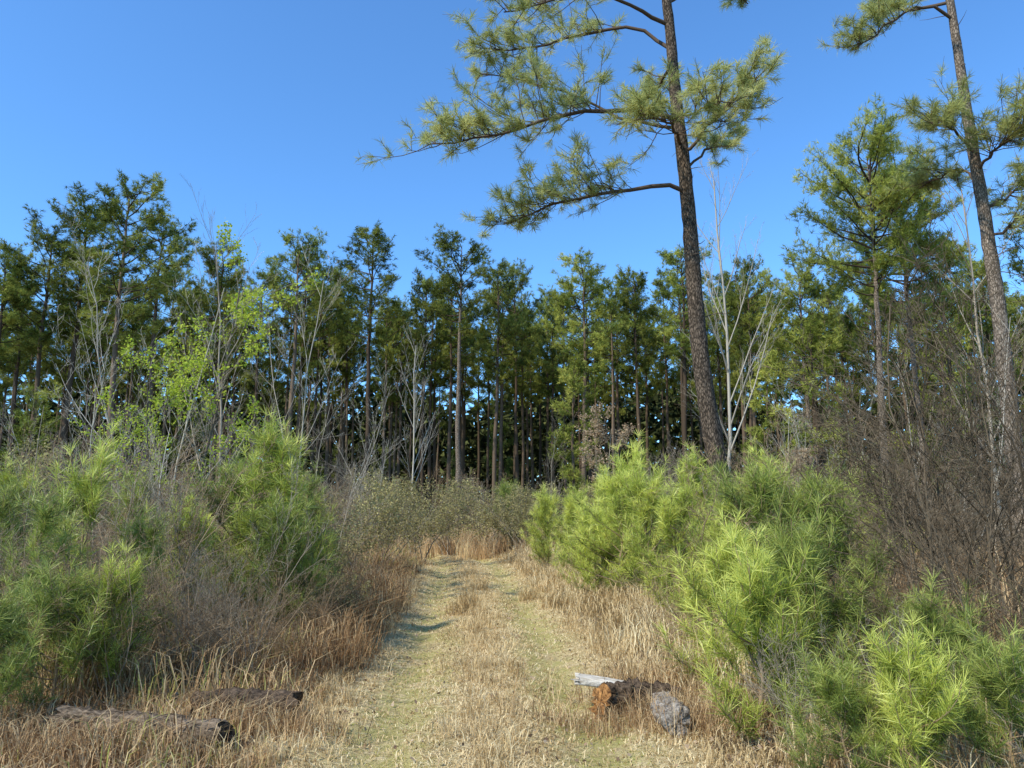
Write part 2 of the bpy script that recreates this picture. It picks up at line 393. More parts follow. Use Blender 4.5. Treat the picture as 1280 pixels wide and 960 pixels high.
G1 = 'pines along the front edge of the stand'
front = [ # top px, top py, distance, variant, width factor, label
 (8, 318, 44, 4, 1.2, 'dark pine cut by the left edge of the picture'),
 (70, 285, 46, 1, 1.35, 'leaning-crowned pine just left of the tallest pine at the left'),
 (165, 236, 41, 6, 1.3, 'broad dark pine with the highest crown on the left side'),
 (112, 258, 47, 0, 1.3, 'pine tucked against the left side of the tallest left pine'),
 (205, 275, 49, 2, 1.2, 'pine tucked against the right side of the tallest left pine'),
 (285, 314, 50, 3, 1.2, 'dark narrow pine behind the bright green leafy sapling'),
 (372, 304, 51, 5, 1.25, 'flat-topped pine midway between the leafy sapling and the trail'),
 (330, 345, 56, 4, 1.1, 'shorter pine just right of the leafy sapling'),
 (418, 340, 58, 2, 1.0, 'smaller pine in the gap left of the open-crowned pine'),
 (466, 292, 50, 0, 1.2, 'open-crowned pine with spreading level limbs left of the trail axis'),
 (578, 302, 50, 5, 1.25, 'pine with a pale bare trunk rising straight above the trail end'),
 (625, 348, 58, 1, 1.0, 'slim pine just right of the pale trunk above the trail end'),
 (540, 348, 60, 3, 1.0, 'small-crowned pine just left of the pale trunk above the trail end'),
 (726, 326, 46, 6, 1.25, 'full yellow-green pine standing right of the trail with low foliage'),
 (795, 355, 56, 2, 1.0, 'thin-crowned pine in the gap left of the giant pine'),
 (845, 310, 48, 3, 1.2, 'dense pine directly behind the trunk of the giant pine'),
 (935, 350, 50, 6, 1.1, 'low-branched pine immediately right of the giant pine'),
 (1002, 330, 46, 1, 1.3, 'full green pine below the crown of the twin mid-right pines'),
 (1175, 300, 44, 2, 1.2, 'dark pine standing behind the leaning pine at the right'),
 (1225, 330, 47, 0, 1.1, 'pine crowding the right edge behind the leaning trunk'),
 (1290, 270, 42, 6, 1.2, 'pine mostly cut off by the right edge of the picture'),
]
def recrown(parts, mat):
    m = parts[2][1].copy(); m.materials.clear(); m.materials.append(mat)
    return [parts[0], parts[1], ('crown', m)]
PVm = {6: recrown(PV[6][0], M_needle_mid), 1: recrown(PV[1][0], M_needle_mid)}
for px, py, d, v, w, lab in front:
    p = P(px, py, d); parts, H = PV[v]; s = p[2]/H
    if px in (726, 1002, 935): parts = PVm[v]
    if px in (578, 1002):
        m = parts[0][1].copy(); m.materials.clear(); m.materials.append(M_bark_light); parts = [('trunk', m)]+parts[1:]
    put(parts, 'pine_tree', lab, 'pine tree', (p[0], d, hz(p[0], d)), rng.uniform(0, 6.28), (s*w, s*w, s), G1)
lab = 'tall slender pine in the shaded back rows of the stand'
for row, (d, dx) in enumerate([(56, 2.9), (62, 2.7), (69, 2.7), (77, 2.7)]):
    half = d*.74; x = -half
    while x < half:
        dd = d+rng.uniform(-3, 3); xx = x+rng.uniform(-1.3, 1.3)
        s = rng.uniform(.8, .97); w = rng.uniform(.85, 1.1)
        parts, H = PV[rng.integers(0, 6)]
        put(parts, 'pine_tree', lab, 'pine tree', (xx, dd, 0), rng.uniform(0, 6.28), (s*w, s*w, s), 'pines in the back rows of the stand')
        x += dx*rng.uniform(.8, 1.25)
x = -44
while x < 46:
    dd = rng.uniform(66, 86); s = rng.uniform(.5, .95)
    parts, H = PM[1] if rng.uniform() < .65 else PM[0]
    put(parts, 'pine_tree', 'half-grown pine among the trunks at the foot of the stand', 'pine tree', (x*dd/60, dd, 0), rng.uniform(0, 6.28), (s, s, s), 'half-grown pines among the trunks of the stand')
    x += rng.uniform(3.5, 6)
# far mass
mb = MB(); n = 60000
d = rng.uniform(88, 135, n); x = rng.uniform(-1, 1, n)*d*.85; z = rng.uniform(0, 1, n)**1.1*(17.5+2*np.sin(x*.3)+2*np.sin(x*.11))
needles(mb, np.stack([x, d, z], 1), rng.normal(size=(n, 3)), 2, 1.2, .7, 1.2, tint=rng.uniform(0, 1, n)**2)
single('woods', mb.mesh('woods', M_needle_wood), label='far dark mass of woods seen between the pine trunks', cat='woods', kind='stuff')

# mid right twin pines
for px, py, d, cb, cr, lab in [
    (1074, 182, 33, .62, 3.5, 'tall twin pine on the mid right, the left trunk of the pair'),
    (1122, 216, 36, .58, 3.3, 'tall twin pine on the mid right, the right trunk of the pair')]:
    p = P(px, py, d); parts, H = make_pine(p[2], cb, cr, 58, 5, 14, .27, .024, M_bark_light, M_needle_mid, sparse=.0, r0=.17)
    put(parts, 'pine_tree', lab, 'pine tree', (p[0], d, 0), 0, 1, None, (0, 0))
# smaller pines, low in front of the stand
for px, py, d, v, w, lab in [(716, 455, 40, 0, 1.1, 'small yellow-green pine with low drooping limbs right of the trail end'),
                          (1010, 410, 40, 2, 1.1, 'mid-sized dense green pine right of the giant pine'),
                          (1165, 420, 44, 2, 1.1, 'mid-sized dense pine left of the leaning trunk'),
                          (955, 450, 43, 0, 1.0, 'half-grown pine just right of the giant trunk'),
                          (1262, 430, 40, 0, 1.1, 'half-grown pine at the right edge under the leaning trunk'),
                          (40, 490, 42, 1, 1.1, 'half-grown dark pine at the left edge'),
                          (235, 500, 44, 1, 1.1, 'half-grown dark pine behind the shorter bright-leaved sapling')]:
    p = P(px, py, d); parts, H = PM[v]; s = p[2]/H
    put(parts, 'pine_tree', lab, 'pine tree', (p[0], d, 0), px, (s*w, s*w, s))

# ---------------------------------------------------------------- the giant pine and the leaning pine
def foliage_limb(br, C, D, T, path, r0, start, ntw, tl, ntuft, tint=.5):
    tube(br, path, np.linspace(r0, .014, len(path)), 7, .2, rough=.05)
    for j in range(ntw):
        g = start+(1-start)*((j+rng.uniform())/ntw)
        q, dd = at(path, min(g, .999))
        ang = math.atan2(dd[1], dd[0])+rng.choice([-1, 1])*rng.uniform(.15, 1.4)
        L1 = tl*rng.uniform(.4, 1.3)*(1.15-.4*g)
        tw = limbpath(q, ang, rng.uniform(-.5, 1.1), L1, 5, .25, .22)
        tube(br, tw, np.linspace(.014, .005, 5), 4, .3)
        tt = tint+rng.normal()*.17
        for h in range(4):
            q1, d1 = at(tw, rng.uniform(.3, .98))
            a2 = math.atan2(d1[1], d1[0])+rng.normal()*.9
            t2 = limbpath(q1, a2, rng.uniform(-.4, 1.0), L1*rng.uniform(.2, .5), 3, .2, .2)
            tube(br, t2, np.linspace(.007, .004, 3), 3, .4)
            for s_ in range(ntuft):
                q2, d2 = at(t2, rng.uniform(.3, .999))
                C.append(q2); D.append(d2+np.array([0, 0, .1])); T.append(tt+rng.normal()*.1)
def smooth_path(pts, n=12):
    pts = np.array(pts); t = np.linspace(0, 1, len(pts)); u = np.linspace(0, 1, n)
    from_ = np.stack([np.interp(u, t, pts[:, i]) for i in range(3)], 1)
    k = from_.copy(); k[1:-1] = (from_[:-2]+2*from_[1:-1]+from_[2:])/4
    k[1:-1] += rng.normal(size=(n-2, 3))*.035
    return k
def hero(name, label, D0, tpx, rad, limbs, extra, topz, barkm, needm, tint):
    tr, br, cw = MB(), MB(), MB()
    pts = [P(a, b, D0) for a, b in tpx]
    pts[0][2] = -.3
    last = pts[-1]; dirn = nrm(pts[-1]-pts[-2])
    pts.append(last+dirn*(topz-last[2])*.5); pts.append(last+dirn*(topz-last[2]))
    pts = np.array(pts)
    zz = np.linspace(-.3, pts[-1, 2], 90)
    tp = np.stack([np.interp(zz, pts[:, 2], pts[:, 0]), np.full(90, D0), zz], 1)
    tp[1:-1, 0] = (tp[:-2, 0]+tp[1:-1, 0]*2+tp[2:, 0])/4
    tp[:, 0] += .03*np.sin(zz*.9)
    rr = rad*(1-(zz+.3)/(topz+3))**.8; rr[:4] *= [1.3, 1.2, 1.1, 1.04]
    base = tp[1].copy(); base[2] = 0
    tube(tr, tp-base, rr, 22, rough=.04)
    C, D, T = [], [], []
    for pp, dy, r0, st, ntw, tl, ntf in limbs:
        path = smooth_path([P(a, b, D0+e) for (a, b), e in zip(pp, dy)])
        path[0][1] = D0
        foliage_limb(br, C, D, T, path, r0, st, ntw, tl, ntf, tint)
    for z, az, L, el in extra:
        p = np.array([np.interp(z, tp[:, 2], tp[:, 0]), D0, z])
        path = limbpath(p, az, el, L, 8, .3, .08)
        foliage_limb(br, C, D, T, path, .05, .35, int(L*6), .9, 3, tint)
    for k in range(20):
        z = rng.uniform(3, topz*.7); p = np.array([np.interp(z, tp[:, 2], tp[:, 0]), D0, z])
        tube(br, limbpath(p, rng.uniform(0, 6.28), rng.uniform(-.3, .4), rng.uniform(.3, 1.3), 5, 0, .25), np.linspace(.016, .003, 5), 4)
    br.V = [v-base for v in br.V]
    needles(cw, np.array(C)-base, np.array(D), 17, .25, .0095, 1.2, .2, bend=.08, tint=np.clip(T, 0, 1))
    return put([('trunk', tr.mesh('trunk', barkm, True)), ('branches', br.mesh('branches', M_limb)), ('crown', cw.mesh('crown', needm))],
               name, label, 'pine tree', tuple(base))
hero('pine_tree', 'giant dark-barked pine towering right of the trail with long limbs reaching left over it', 18,
     [(908, 690), (899, 600), (884, 500), (872, 400), (862, 300), (854, 200), (845, 110), (838, 40), (832, 0)], .245,
     [([(848, 150), (800, 138), (740, 134), (690, 148), (640, 166), (590, 176), (535, 180)], [0, -.3, -.7, -1.0, -1.2, -1.4, -1.6], .07, .28, 62, 1.5, 3),
      ([(846, 160), (780, 150), (720, 120), (660, 100), (600, 92)], [0, .4, .9, 1.3, 1.8], .045, .4, 24, 1.35, 3),
      ([(858, 240), (810, 233), (760, 240), (710, 250), (670, 262), (635, 280)], [0, -.3, -.4, -.3, 0, .2], .06, .25, 52, 1.35, 3),
      ([(836, 60), (800, 30), (750, 40), (690, 52), (640, 66), (600, 60)], [0, .2, .5, .9, 1.1, 1.4], .055, .3, 38, 1.5, 3),
      ([(834, 30), (790, 5), (740, -10), (680, 5), (630, 15)], [0, -.5, -1.2, -1.8, -2.2], .055, .35, 32, 1.5, 3),
      ([(852, 190), (880, 165), (905, 138), (930, 110), (945, 100)], [0, -.4, -.6, -.8, -1], .05, .2, 34, 1.2, 3),
      ([(850, 180), (845, 165), (828, 150), (800, 142)], [0, -1, -1.8, -2.3], .045, .25, 28, 1.3, 3),
      ([(846, 150), (870, 140), (890, 132), (905, 128)], [0, -.8, -1.6, -2.2], .035, .25, 16, 1.1, 3),
      ([(856, 215), (880, 190), (895, 180), (905, 170)], [0, .8, 1.5, 2.0], .04, .35, 18, 1.0, 3),
      ([(832, 5), (870, -15), (910, -20), (935, 5)], [0, .2, .4, .6], .035, .6, 7, .6, 3)],
     [(16, 2.6, 3.5, .3), (17, 1.2, 3.5, .3), (18, 4.5, 3.2, .4), (19, 0.2, 3, .5), (20, 3.3, 2.5, .6), (21, 5.4, 2, .7), (13, 1.6, 3, .1)],
     23, M_bark, M_needle_big, .5)
hero('pine_tree', 'light-barked pine leaning left at the right edge of the picture', 19,
     [(1274, 690), (1271, 600), (1262, 500), (1251, 400), (1237, 320), (1222, 220), (1207, 120), (1193, 40), (1186, 0)], .225,
     [([(1192, 25), (1165, 5), (1140, 10), (1110, 30), (1085, 50), (1072, 60)], [0, -.2, -.4, -.4, -.6, -.6], .045, .35, 28, .95, 3),
      ([(1215, 190), (1195, 165), (1180, 150), (1165, 155)], [0, -.5, -1, -1.4], .04, .3, 24, 1.1, 3),
      ([(1220, 215), (1240, 190), (1265, 170), (1290, 140)], [0, -.6, -1, -1.2], .045, .25, 54, 1.4, 3),
      ([(1236, 300), (1265, 280), (1300, 260), (1340, 250)], [0, -.5, -1, -1.2], .045, .2, 38, 1.3, 3),
      ([(1232, 260), (1262, 245), (1290, 225), (1320, 215)], [0, .5, 1, 1.5], .04, .2, 38, 1.3, 3),
      ([(1228, 240), (1210, 210), (1180, 215), (1150, 235)], [0, .8, 1.4, 2.0], .04, .3, 26, 1.2, 3)],
     [(15.5, 2.2, 2.5, .3), (17, 1.2, 3, .3), (17.5, 4.5, 2.6, .4), (18.5, 0.2, 2.4, .5), (19.5, 3.3, 2, .6)],
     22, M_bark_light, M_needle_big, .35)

# ---------------------------------------------------------------- young pines
def make_young(H, R, nb, needm, seed_t=.5, W=.0052, nper=16, nsh=5):
    st, cw = MB(), MB()
    zz = np.linspace(-.05, H*.9, 9)
    tp = np.stack([np.cumsum(rng.normal(size=9))*.02, np.cumsum(rng.normal(size=9))*.02, zz], 1)
    tube(st, tp, np.linspace(.026, .006, 9), 6)
    C, D, T = [], [], []
    ga = rng.uniform(0, 6)
    for i in range(nb):
        t = ((i+rng.uniform())/nb)
        p, _ = at(tp, .03+.95*t)
        ga += 2.4+rng.normal()*.4
        L = R*(1.1-.7*t)*rng.uniform(.45, 1.4)
        path = limbpath(p, ga, math.radians(16+42*t+rng.normal()*13), L, 6, .65, .13)
        tube(st, path, np.linspace(.011, .004, 6), 4)
        lt = seed_t+rng.normal()*.18+.14*t
        for j in range(nsh):
            g = .33+.67*(j+1)/nsh
            q, dd = at(path, min(.99, g))
            if j == nsh-1: sh = np.array([q, q+nrm(dd+[0, 0, .3])*.16, q+nrm(dd+[0, 0, .7])*.34])
            else: sh = limbpath(q, math.atan2(dd[1], dd[0])+rng.choice([-1, 1])*rng.uniform(.5, 1.3), rng.uniform(.2, 1.2), R*rng.uniform(.16, .42), 3, .6, .12)
            tube(st, sh, [.005, .004, .003], 3)
            for s_ in (.1, .55, 1.0):
                q2, d2 = at(sh, min(.999, s_)); C.append(q2+rng.normal(size=3)*.01); D.append(d2+np.array([0, 0, .1])); T.append(lt-.36+.62*s_*(.4+.6*g))  # tint drops toward the inner shoots: interior shade put into the needle colour
    for s_ in np.linspace(.6, 1, 8):
        q, dd = at(tp, min(.999, s_)); C.append(q); D.append(dd); T.append(seed_t+.25)
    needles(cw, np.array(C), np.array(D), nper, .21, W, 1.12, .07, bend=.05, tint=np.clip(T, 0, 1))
    return [('stem', st.mesh('stem', M_twig_brown)), ('needles', cw.mesh('needles', needm))], H
YB = [make_young(2.2, .9, 36, M_needle_young, .5, nper=17, nsh=6), make_young(2.2, .82, 30, M_needle_young, .45, nper=17), make_young(1.3, .72, 22, M_needle_young, .5, .0044, 24), make_young(2.2, .7, 18, M_needle_young, .5, .0048, 19)]
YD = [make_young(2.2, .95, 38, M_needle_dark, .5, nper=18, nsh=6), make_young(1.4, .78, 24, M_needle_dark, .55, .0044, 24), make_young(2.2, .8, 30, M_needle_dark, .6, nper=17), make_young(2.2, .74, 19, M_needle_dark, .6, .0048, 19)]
yp = [ # px, dist, height, proto, label
 (682, 19, 1.8, YB[0], 'farthest bright young pine on the right verge, nearest the trail end'),
 (716, 17.5, 1.85, YB[1], 'second farthest bright young pine on the right verge'),
 (748, 16, 1.95, YB[0], 'rounded bright young pine in the middle of the right verge row'),
 (793, 16.5, 2.7, YB[3], 'tallest young pine of the right row with a pointed top'),
 (780, 13.6, 1.95, YB[0], 'bright yellow-green young pine on the trail side of the pointed-top one'),
 (818, 12.0, 1.95, YB[1], 'bright young pine bulging toward the trail above the dead grass'),
 (858, 12.8, 2.1, YB[0], 'bright young pine in front of the foot of the giant pine'),
 (845, 10.3, 1.65, YB[1], 'slim bright young pine beside the right log pile'),
 (740, 14.6, 1.35, YB[2], 'short bright young pine at the trail edge of the right row'),
 (910, 11, 1.9, YD[2], 'dark young pine right of the foot of the giant pine'),
 (893, 9.0, 1.4, YB[0], 'full bright young pine between the log pile and the dark pair'),
 (968, 8.8, 1.85, YD[0], 'broad dark green young pine, left one of the dark pair at right'),
 (1042, 8.4, 1.75, YD[0], 'drooping dark green young pine, right one of the dark pair at right'),
 (900, 7.3, 1.1, YB[2], 'low bright young pine right behind the log pile'),
 (935, 5.7, 1.05, YB[2], 'low young pine with long bright needles just right of the log pile'),
 (1005, 6.5, 1.15, YD[1], 'low dark young pine in front of the dark pair'),
 (1085, 6.9, 1.05, YD[3], 'dark leggy young pine right of and below the dark pair'),
 (1040, 4.5, .6, YD[1], 'smallest young pine at the bottom right, left of the low grassy one'),
 (1120, 4.2, .7, YB[2], 'low grassy young pine at the bottom right of the picture'),
 (1235, 4.3, .7, YD[1], 'low young pine in the bottom right corner'),
 (1165, 5.3, .8, YD[1], 'low dark young pine between the bottom right corner and the dark thicket'),
 (340, 10, 2.25, YB[0], 'large rounded young pine left of the trail'),
 (355, 9.2, 1.5, YD[0], 'dark young pine filling the foot of the large rounded one'),
 (290, 10.6, 2.0, YD[0], 'young pine behind the left shoulder of the large rounded one'),
 (392, 11.4, 1.75, YD[2], 'shaded young pine behind the right shoulder of the large rounded one'),
 (50, 6.8, 1.5, YD[3], 'leggy young pine nearest the left edge of the picture'),
 (112, 7.6, 2.0, YB[3], 'tallest leggy young pine at the left with an upright tip'),
 (200, 7.9, 1.3, YD[3], 'mid-height young pine left of the large rounded one'),
 (240, 9, 1.4, YB[1], 'yellowish young pine at the foot of the leafy sapling'),
 (155, 9.6, 1.8, YD[3], 'darker young pine behind the tallest leggy one'),
 (15, 9.0, 1.7, YD[2], 'dense young pine behind the leggy one at the left edge'),
 (-5, 5.4, .8, YD[1], 'low young pine in the lower left corner'),
 (85, 6.2, .85, YD[1], 'low darker young pine behind the weathered left log'),
 (155, 6.6, .9, YB[2], 'low bright young pine behind the left foreground logs'),
 (640, 30, 2.4, YD[0], 'lone young pine among the shrubs at the end of the trail'),
 (1090, 15, 2.1, YB[0], 'young pine half hidden behind the bare thicket at right'),
 (975, 15, 2.5, YB[3], 'young pine showing above the dark pair at right'),
 (10, 13, 2.1, YB[1], 'young pine in the brush at the far left edge'),
]
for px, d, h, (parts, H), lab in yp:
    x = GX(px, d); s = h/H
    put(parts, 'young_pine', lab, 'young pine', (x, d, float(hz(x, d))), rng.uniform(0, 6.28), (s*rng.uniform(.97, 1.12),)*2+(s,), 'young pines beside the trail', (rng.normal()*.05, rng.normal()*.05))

# ---------------------------------------------------------------- bare trees and shrubs
def grow(mb, p, d, L, r, dep, maxd, nch, ratio, spread, up, wob, tips):
    n = 7 if dep == 0 else 4
    pts = [np.array(p, float)]; ds = []
    for i in range(n):
        d = nrm(d+rng.normal(size=3)*wob+np.array([0, 0, up])); ds.append(d)
        pts.append(pts[-1]+d*L/n)
    pts = np.array(pts)
    rr = np.linspace(r, max(r*.3, .002), n+1)
    tube(mb, pts, rr, 6 if dep == 0 else (4 if dep == 1 else 3), rng.uniform(0, 1))
    if dep >= maxd: tips.extend(pts[1:]); return
    for j in range(nch[dep]):
        f = .22+.78*(j+rng.uniform())/nch[dep]
        x = min(f*n, n-.01); i = int(x); q = pts[i]+(pts[i+1]-pts[i])*(x-i)
        pr = nrm(np.cross(ds[i], rng.normal(size=3)))
        grow(mb, q, nrm(ds[i]+pr*spread*rng.uniform(.6, 1.3)), L*ratio*(1.15-.6*f)*rng.uniform(.7, 1.2), max(rr[i]*.48, .0022), dep+1, maxd, nch, ratio, spread, up, wob, tips)
def make_bare(H, r, nch, ratio, spread, up, wob, mat, stems=1, sp0=.25, leafn=0, leafs=.06, leafm=None, part='trunk', jit=.05):
    mb = MB(); tips = []
    for s in range(stems):
        d = nrm(np.array([rng.normal()*sp0, rng.normal()*sp0, 1])) if stems > 1 else np.array([0, 0, 1.])
        b = rng.normal(size=3)*.12*(stems > 1); b[2] = -.05
        grow(mb, b, d, H*rng.uniform(.75, 1) if stems > 1 else H, r, 0, len(nch), nch, ratio, spread, up, wob, tips)
    parts = [(part, mb.mesh(part, mat))]
    if leafn:
        t = np.array(tips); C = t[rng.integers(0, len(t), leafn)]+rng.normal(size=(leafn, 3))*jit
        lb = MB(); leaves(lb, C, leafs); parts.append(('leaves', lb.mesh('leaves', leafm)))
    return parts, H
sap = [make_bare(6, .021, (14, 7, 4), .36, .75, .07, .09, M_twig_pale) for _ in range(3)]
sapg = [make_bare(6, .021, (14, 7, 4), .36, .8, .06, .1, M_twig) for _ in range(3)]
shr = [make_bare(2.6, .011, (9, 6, 3), .42, .75, .05, .13, M_twig, 6, .35, part='stems') for _ in range(3)]
shb = [make_bare(2.6, .011, (9, 6, 3), .42, .8, .04, .13, M_twig_brown, 6, .4, part='stems') for _ in range(3)]
shd = [make_bare(3.2, .014, (11, 7, 4), .45, .9, .03, .14, M_twig_dark, 6, .22, part='stems') for _ in range(3)]
ol = [make_bare(2.4, .012, (9, 6, 3), .42, .8, .03, .12, M_twig, 8, .45, 7000, .05, M_olive_leaf, 'stems', .06) for _ in range(2)]

def plants(lst, name, cat):
    for px, d, h, (parts, H), lab, grp in lst:
        x = GX(px, d); s = h/H
        put(parts, name, lab, cat, (x, d, float(hz(x, d))), rng.uniform(0, 6.28), (s*rng.uniform(.9, 1.15),)*2+(s,), grp, (rng.normal()*.05, rng.normal()*.05))
plants([
 (150, 15, 6.6, sap[0], 'tallest pale bare sapling, at the left below the high dark pine', None),
 (205, 13, 5.4, sap[1], 'pale bare sapling just left of the leafy green sapling', None),
 (345, 14.5, 6.0, sap[2], 'pale bare sapling with upright twigs just right of the leafy green sapling', None),
 (370, 18, 6.6, sapg[0], 'grey bare sapling behind the large rounded young pine', None),
 (415, 21, 5.2, sap[0], 'thin bare sapling above the olive shrubs left of the trail', None),
 (60, 14, 4.4, sapg[1], 'grey crooked bare sapling near the left edge', None),
 (95, 11.5, 3.8, sap[2], 'short pale bare sapling over the leggy young pines', None),
 (262, 16, 4.2, sapg[2], 'grey bare sapling seen through the leafy green one', None),
 (190, 9.2, 2.6, sap[1], 'low pale forked sapling in front of the left brush', None),
 (20, 10.5, 3.0, sapg[0], 'grey bare sapling touching the left edge of the picture', None),
 (455, 24, 4.4, sapg[1], 'grey bare sapling just left of the trail end', None),
 (690, 30, 4.6, sapg[2], 'grey bare sapling just right of the trail end', None),
 (925, 22, 5.6, sapg[0], 'bare sapling close behind the giant trunk on its right', None),
 (1000, 20, 4.6, sap[1], 'pale bare sapling above the dark young pines', None),
 (1065, 18, 4.8, sapg[1], 'bare sapling below the twin mid-right pines', None),
 (1150, 15, 5.2, sapg[2], 'bare sapling left of the leaning pine trunk', None),
 (1215, 17, 6.0, sap[2], 'pale bare sapling crossing behind the leaning pine trunk', None),
], 'bare_sapling', 'sapling')
L = []
for i in range(15):
    d = rng.uniform(13, 27)
    L.append((rng.uniform(10, 460), d, rng.uniform(.13, .23)*d, (sap+sapg)[rng.integers(0, 6)], 'thin pale leafless sapling scattered through the brush left of the trail', 'thin leafless saplings in the left brush'))
for i in range(9):
    d = rng.uniform(15, 27)
    L.append((rng.uniform(930, 1270), d, rng.uniform(.14, .25)*d, (sap+sapg)[rng.integers(0, 6)], 'thin leafless sapling scattered through the brush right of the trail', 'thin leafless saplings in the right brush'))
plants(L, 'bare_sapling', 'sapling')
t1 = make_bare(12.6, .07, (16, 9, 5, 3), .33, .55, .08, .05, M_twig_pale)
p = P(893, 228, 32); put(t1[0], 'bare_tree', 'tall pale leafless tree directly behind the giant pine', 'tree', (p[0]-.2, 32, 0), 1.2, p[2]/12.6)
t2 = make_bare(12, .06, (14, 8, 5), .36, .55, .08, .05, M_twig)
p = P(1205, 215, 30); put(t2[0], 'bare_tree', 'tall grey leafless tree between the twin pines and the leaning pine', 'tree', (p[0], 30, 0), 1, p[2]/12)
p = P(295, 296, 38); put(t2[0], 'bare_tree', 'tall grey leafless tree rising behind the leafy green sapling', 'tree', (p[0], 38, 0), 2.5, p[2]/12)
p = P(515, 430, 40); put(t1[0], 'bare_tree', 'leafless tree standing against the dark stand left of the trail end', 'tree', (p[0], 40, 0), 2.5, p[2]/12.6)

leafy = make_bare(6, .036, (16, 7, 4), .36, .85, .05, .06, M_twig, leafn=4200, leafs=.06, leafm=M_green_leaf, jit=.05)
for px, py, d, w, lab in [(268, 355, 13.0, 1.05, 'leafy sapling with bright yellow-green new leaves left of the trail'),
                          (205, 475, 12, 1.15, 'shorter bright-leaved sapling against the left side of the tall leafy one')]:
    p = P(px, py, d); put(leafy[0], 'leafy_sapling', lab, 'sapling', (p[0], d, 0), d, (p[2]/6.0*w,)*2+(p[2]/6.0,))
brown = make_bare(5, .04, (12, 7, 4), .45, .95, .01, .08, M_twig, leafn=3600, leafs=.085, leafm=M_brown_leaf, jit=.07)
p = P(745, 520, 31); put(brown[0], 'beech_tree', 'small tree holding pinkish brown dead leaves right of the trail end', 'tree', (p[0], 31, 0), 0, p[2]/5.4)
p = P(1000, 575, 17); put(brown[0], 'beech_tree', 'low tree with brown dead leaves behind the dark young pines', 'tree', (p[0], 17, 0), 2, p[2]/5.2)

gL, gR, gC = 'bare grey shrubs left of the trail', 'bare shrubs right of the trail', 'bare shrubs at the foot of the stand'
L = []
for i in range(36):
    d = rng.uniform(8.5, 26); px = rng.uniform(-30, 420)
    if px > 640+(-3.2/d)*950: px -= 150
    L.append((px, d, rng.uniform(1.5, 2.9), (shr+shb)[rng.integers(0, 6)], 'bare twiggy shrub in the brush left of the trail', gL))
for i in range(18):
    d = rng.uniform(6.3, 9); px = rng.uniform(-10, 345)
    L.append((px, d, rng.uniform(.8, 1.4), (shr+shb)[rng.integers(0, 6)], 'bare twiggy shrub in the brush left of the trail', gL))
for i in range(26):
    d = rng.uniform(9, 26); px = rng.uniform(880, 1320)
    L.append((px, d, rng.uniform(1.5, 2.9), (shr+shb)[rng.integers(0, 6)], 'bare twiggy shrub in the brush right of the trail', gR))
for i in range(40):
    d = rng.uniform(30, 52); px = rng.uniform(-10, 1290)
    L.append((px, d, rng.uniform(2.4, 4.6), (shr+shb)[rng.integers(0, 6)], 'pale bare shrub at the foot of the pine stand', gC))
plants(L, 'bare_shrub', 'shrub')
plants([
 (1215, 7.6, 3.8, shd[0], 'dark leafless thicket shrub, the tallest at the right edge', None),
 (1265, 6.4, 3.0, shd[1], 'dark leafless shrub cut by the right edge of the picture', None),
 (1150, 8.6, 2.6, shd[2], 'dark leafless shrub beside the drooping dark young pine', None),
 (1245, 9.5, 4.2, shd[2], 'dark leafless shrub in front of the leaning pine trunk', None),
 (1140, 11, 2.8, shd[1], 'dark leafless shrub behind the dark pair of young pines', None),
 (1185, 6.0, 2.0, shd[0], 'low dark tangle of twigs above the bottom right young pines', None),
 (1260, 5.0, 1.5, shd[2], 'dark tangle of twigs low in the right foreground', None),
 (1120, 5.6, 1.1, shd[1], 'small dark leafless shrub behind the low grassy young pine', None),
 (1080, 4.9, .9, shr[0], 'low pale-twigged bare shrub among the bottom right young pines', None),
 (1000, 5.0, .8, shr[1], 'low pale bare shrub at the lower right, nearest the log pile', None),
 (1200, 4.4, .8, shr[2], 'low pale bare shrub in the bottom right corner', None),
 (395, 8.6, 1.1, shb[0], 'small brown bare shrub at the left edge of the trail', None),
 (432, 9.4, 1.0, shd[1], 'small dark shrub shading the left wheel track', None),
 (458, 12.6, 1.2, shb[2], 'brown bare shrub at the left trail edge, beyond the small dark one', None),
 (300, 7.6, 1.1, shb[1], 'small brown bare shrub behind the shorter left log', None),
 (230, 7.2, 1.1, shr[1], 'small grey bare shrub behind the gap between the two left logs', None),
 (825, 8.2, 1.0, shb[2], 'small brown bare shrub behind the right log pile', None),
], 'bare_shrub', 'shrub')
plants([
 (432, 16, 2.5, ol[0], 'olive-grey shrub against the right side of the large rounded young pine', None),
 (475, 19, 2.3, ol[1], 'olive-grey rounded shrub left of the trail, second from the trail end', None),
 (522, 24, 2.9, ol[0], 'big olive-grey mounded shrub at the left corner of the trail end', None),
 (562, 28, 2.5, ol[1], 'olive-grey shrub closing the end of the trail', None),
 (612, 29, 3.0, ol[0], 'brownish olive shrub directly behind the end of the trail', None),
 (660, 27, 2.4, ol[1], 'green-grey shrub at the right corner of the trail end', None),
 (25, 17, 3.0, ol[1], 'grey-brown rounded shrub at the far left edge', None),
 (455, 33, 3.2, ol[1], 'olive shrub in the second line behind the left corner', None),
 (720, 33, 3.0, ol[0], 'olive shrub below the brown-leaved tree', None),
 (1080, 22, 2.4, ol[0], 'olive shrub behind the bare thicket at right', None),
 (215, 20, 2.6, ol[0], 'olive shrub behind the leafy green sapling', None),
 (410, 12.5, 1.3, ol[1], 'low olive shrub at the left trail edge before the taller ones', None),
 (400, 9.2, .95, ol[0], 'lowest olive shrub at the left trail edge, nearest the camera', None),
], 'olive_shrub', 'shrub')

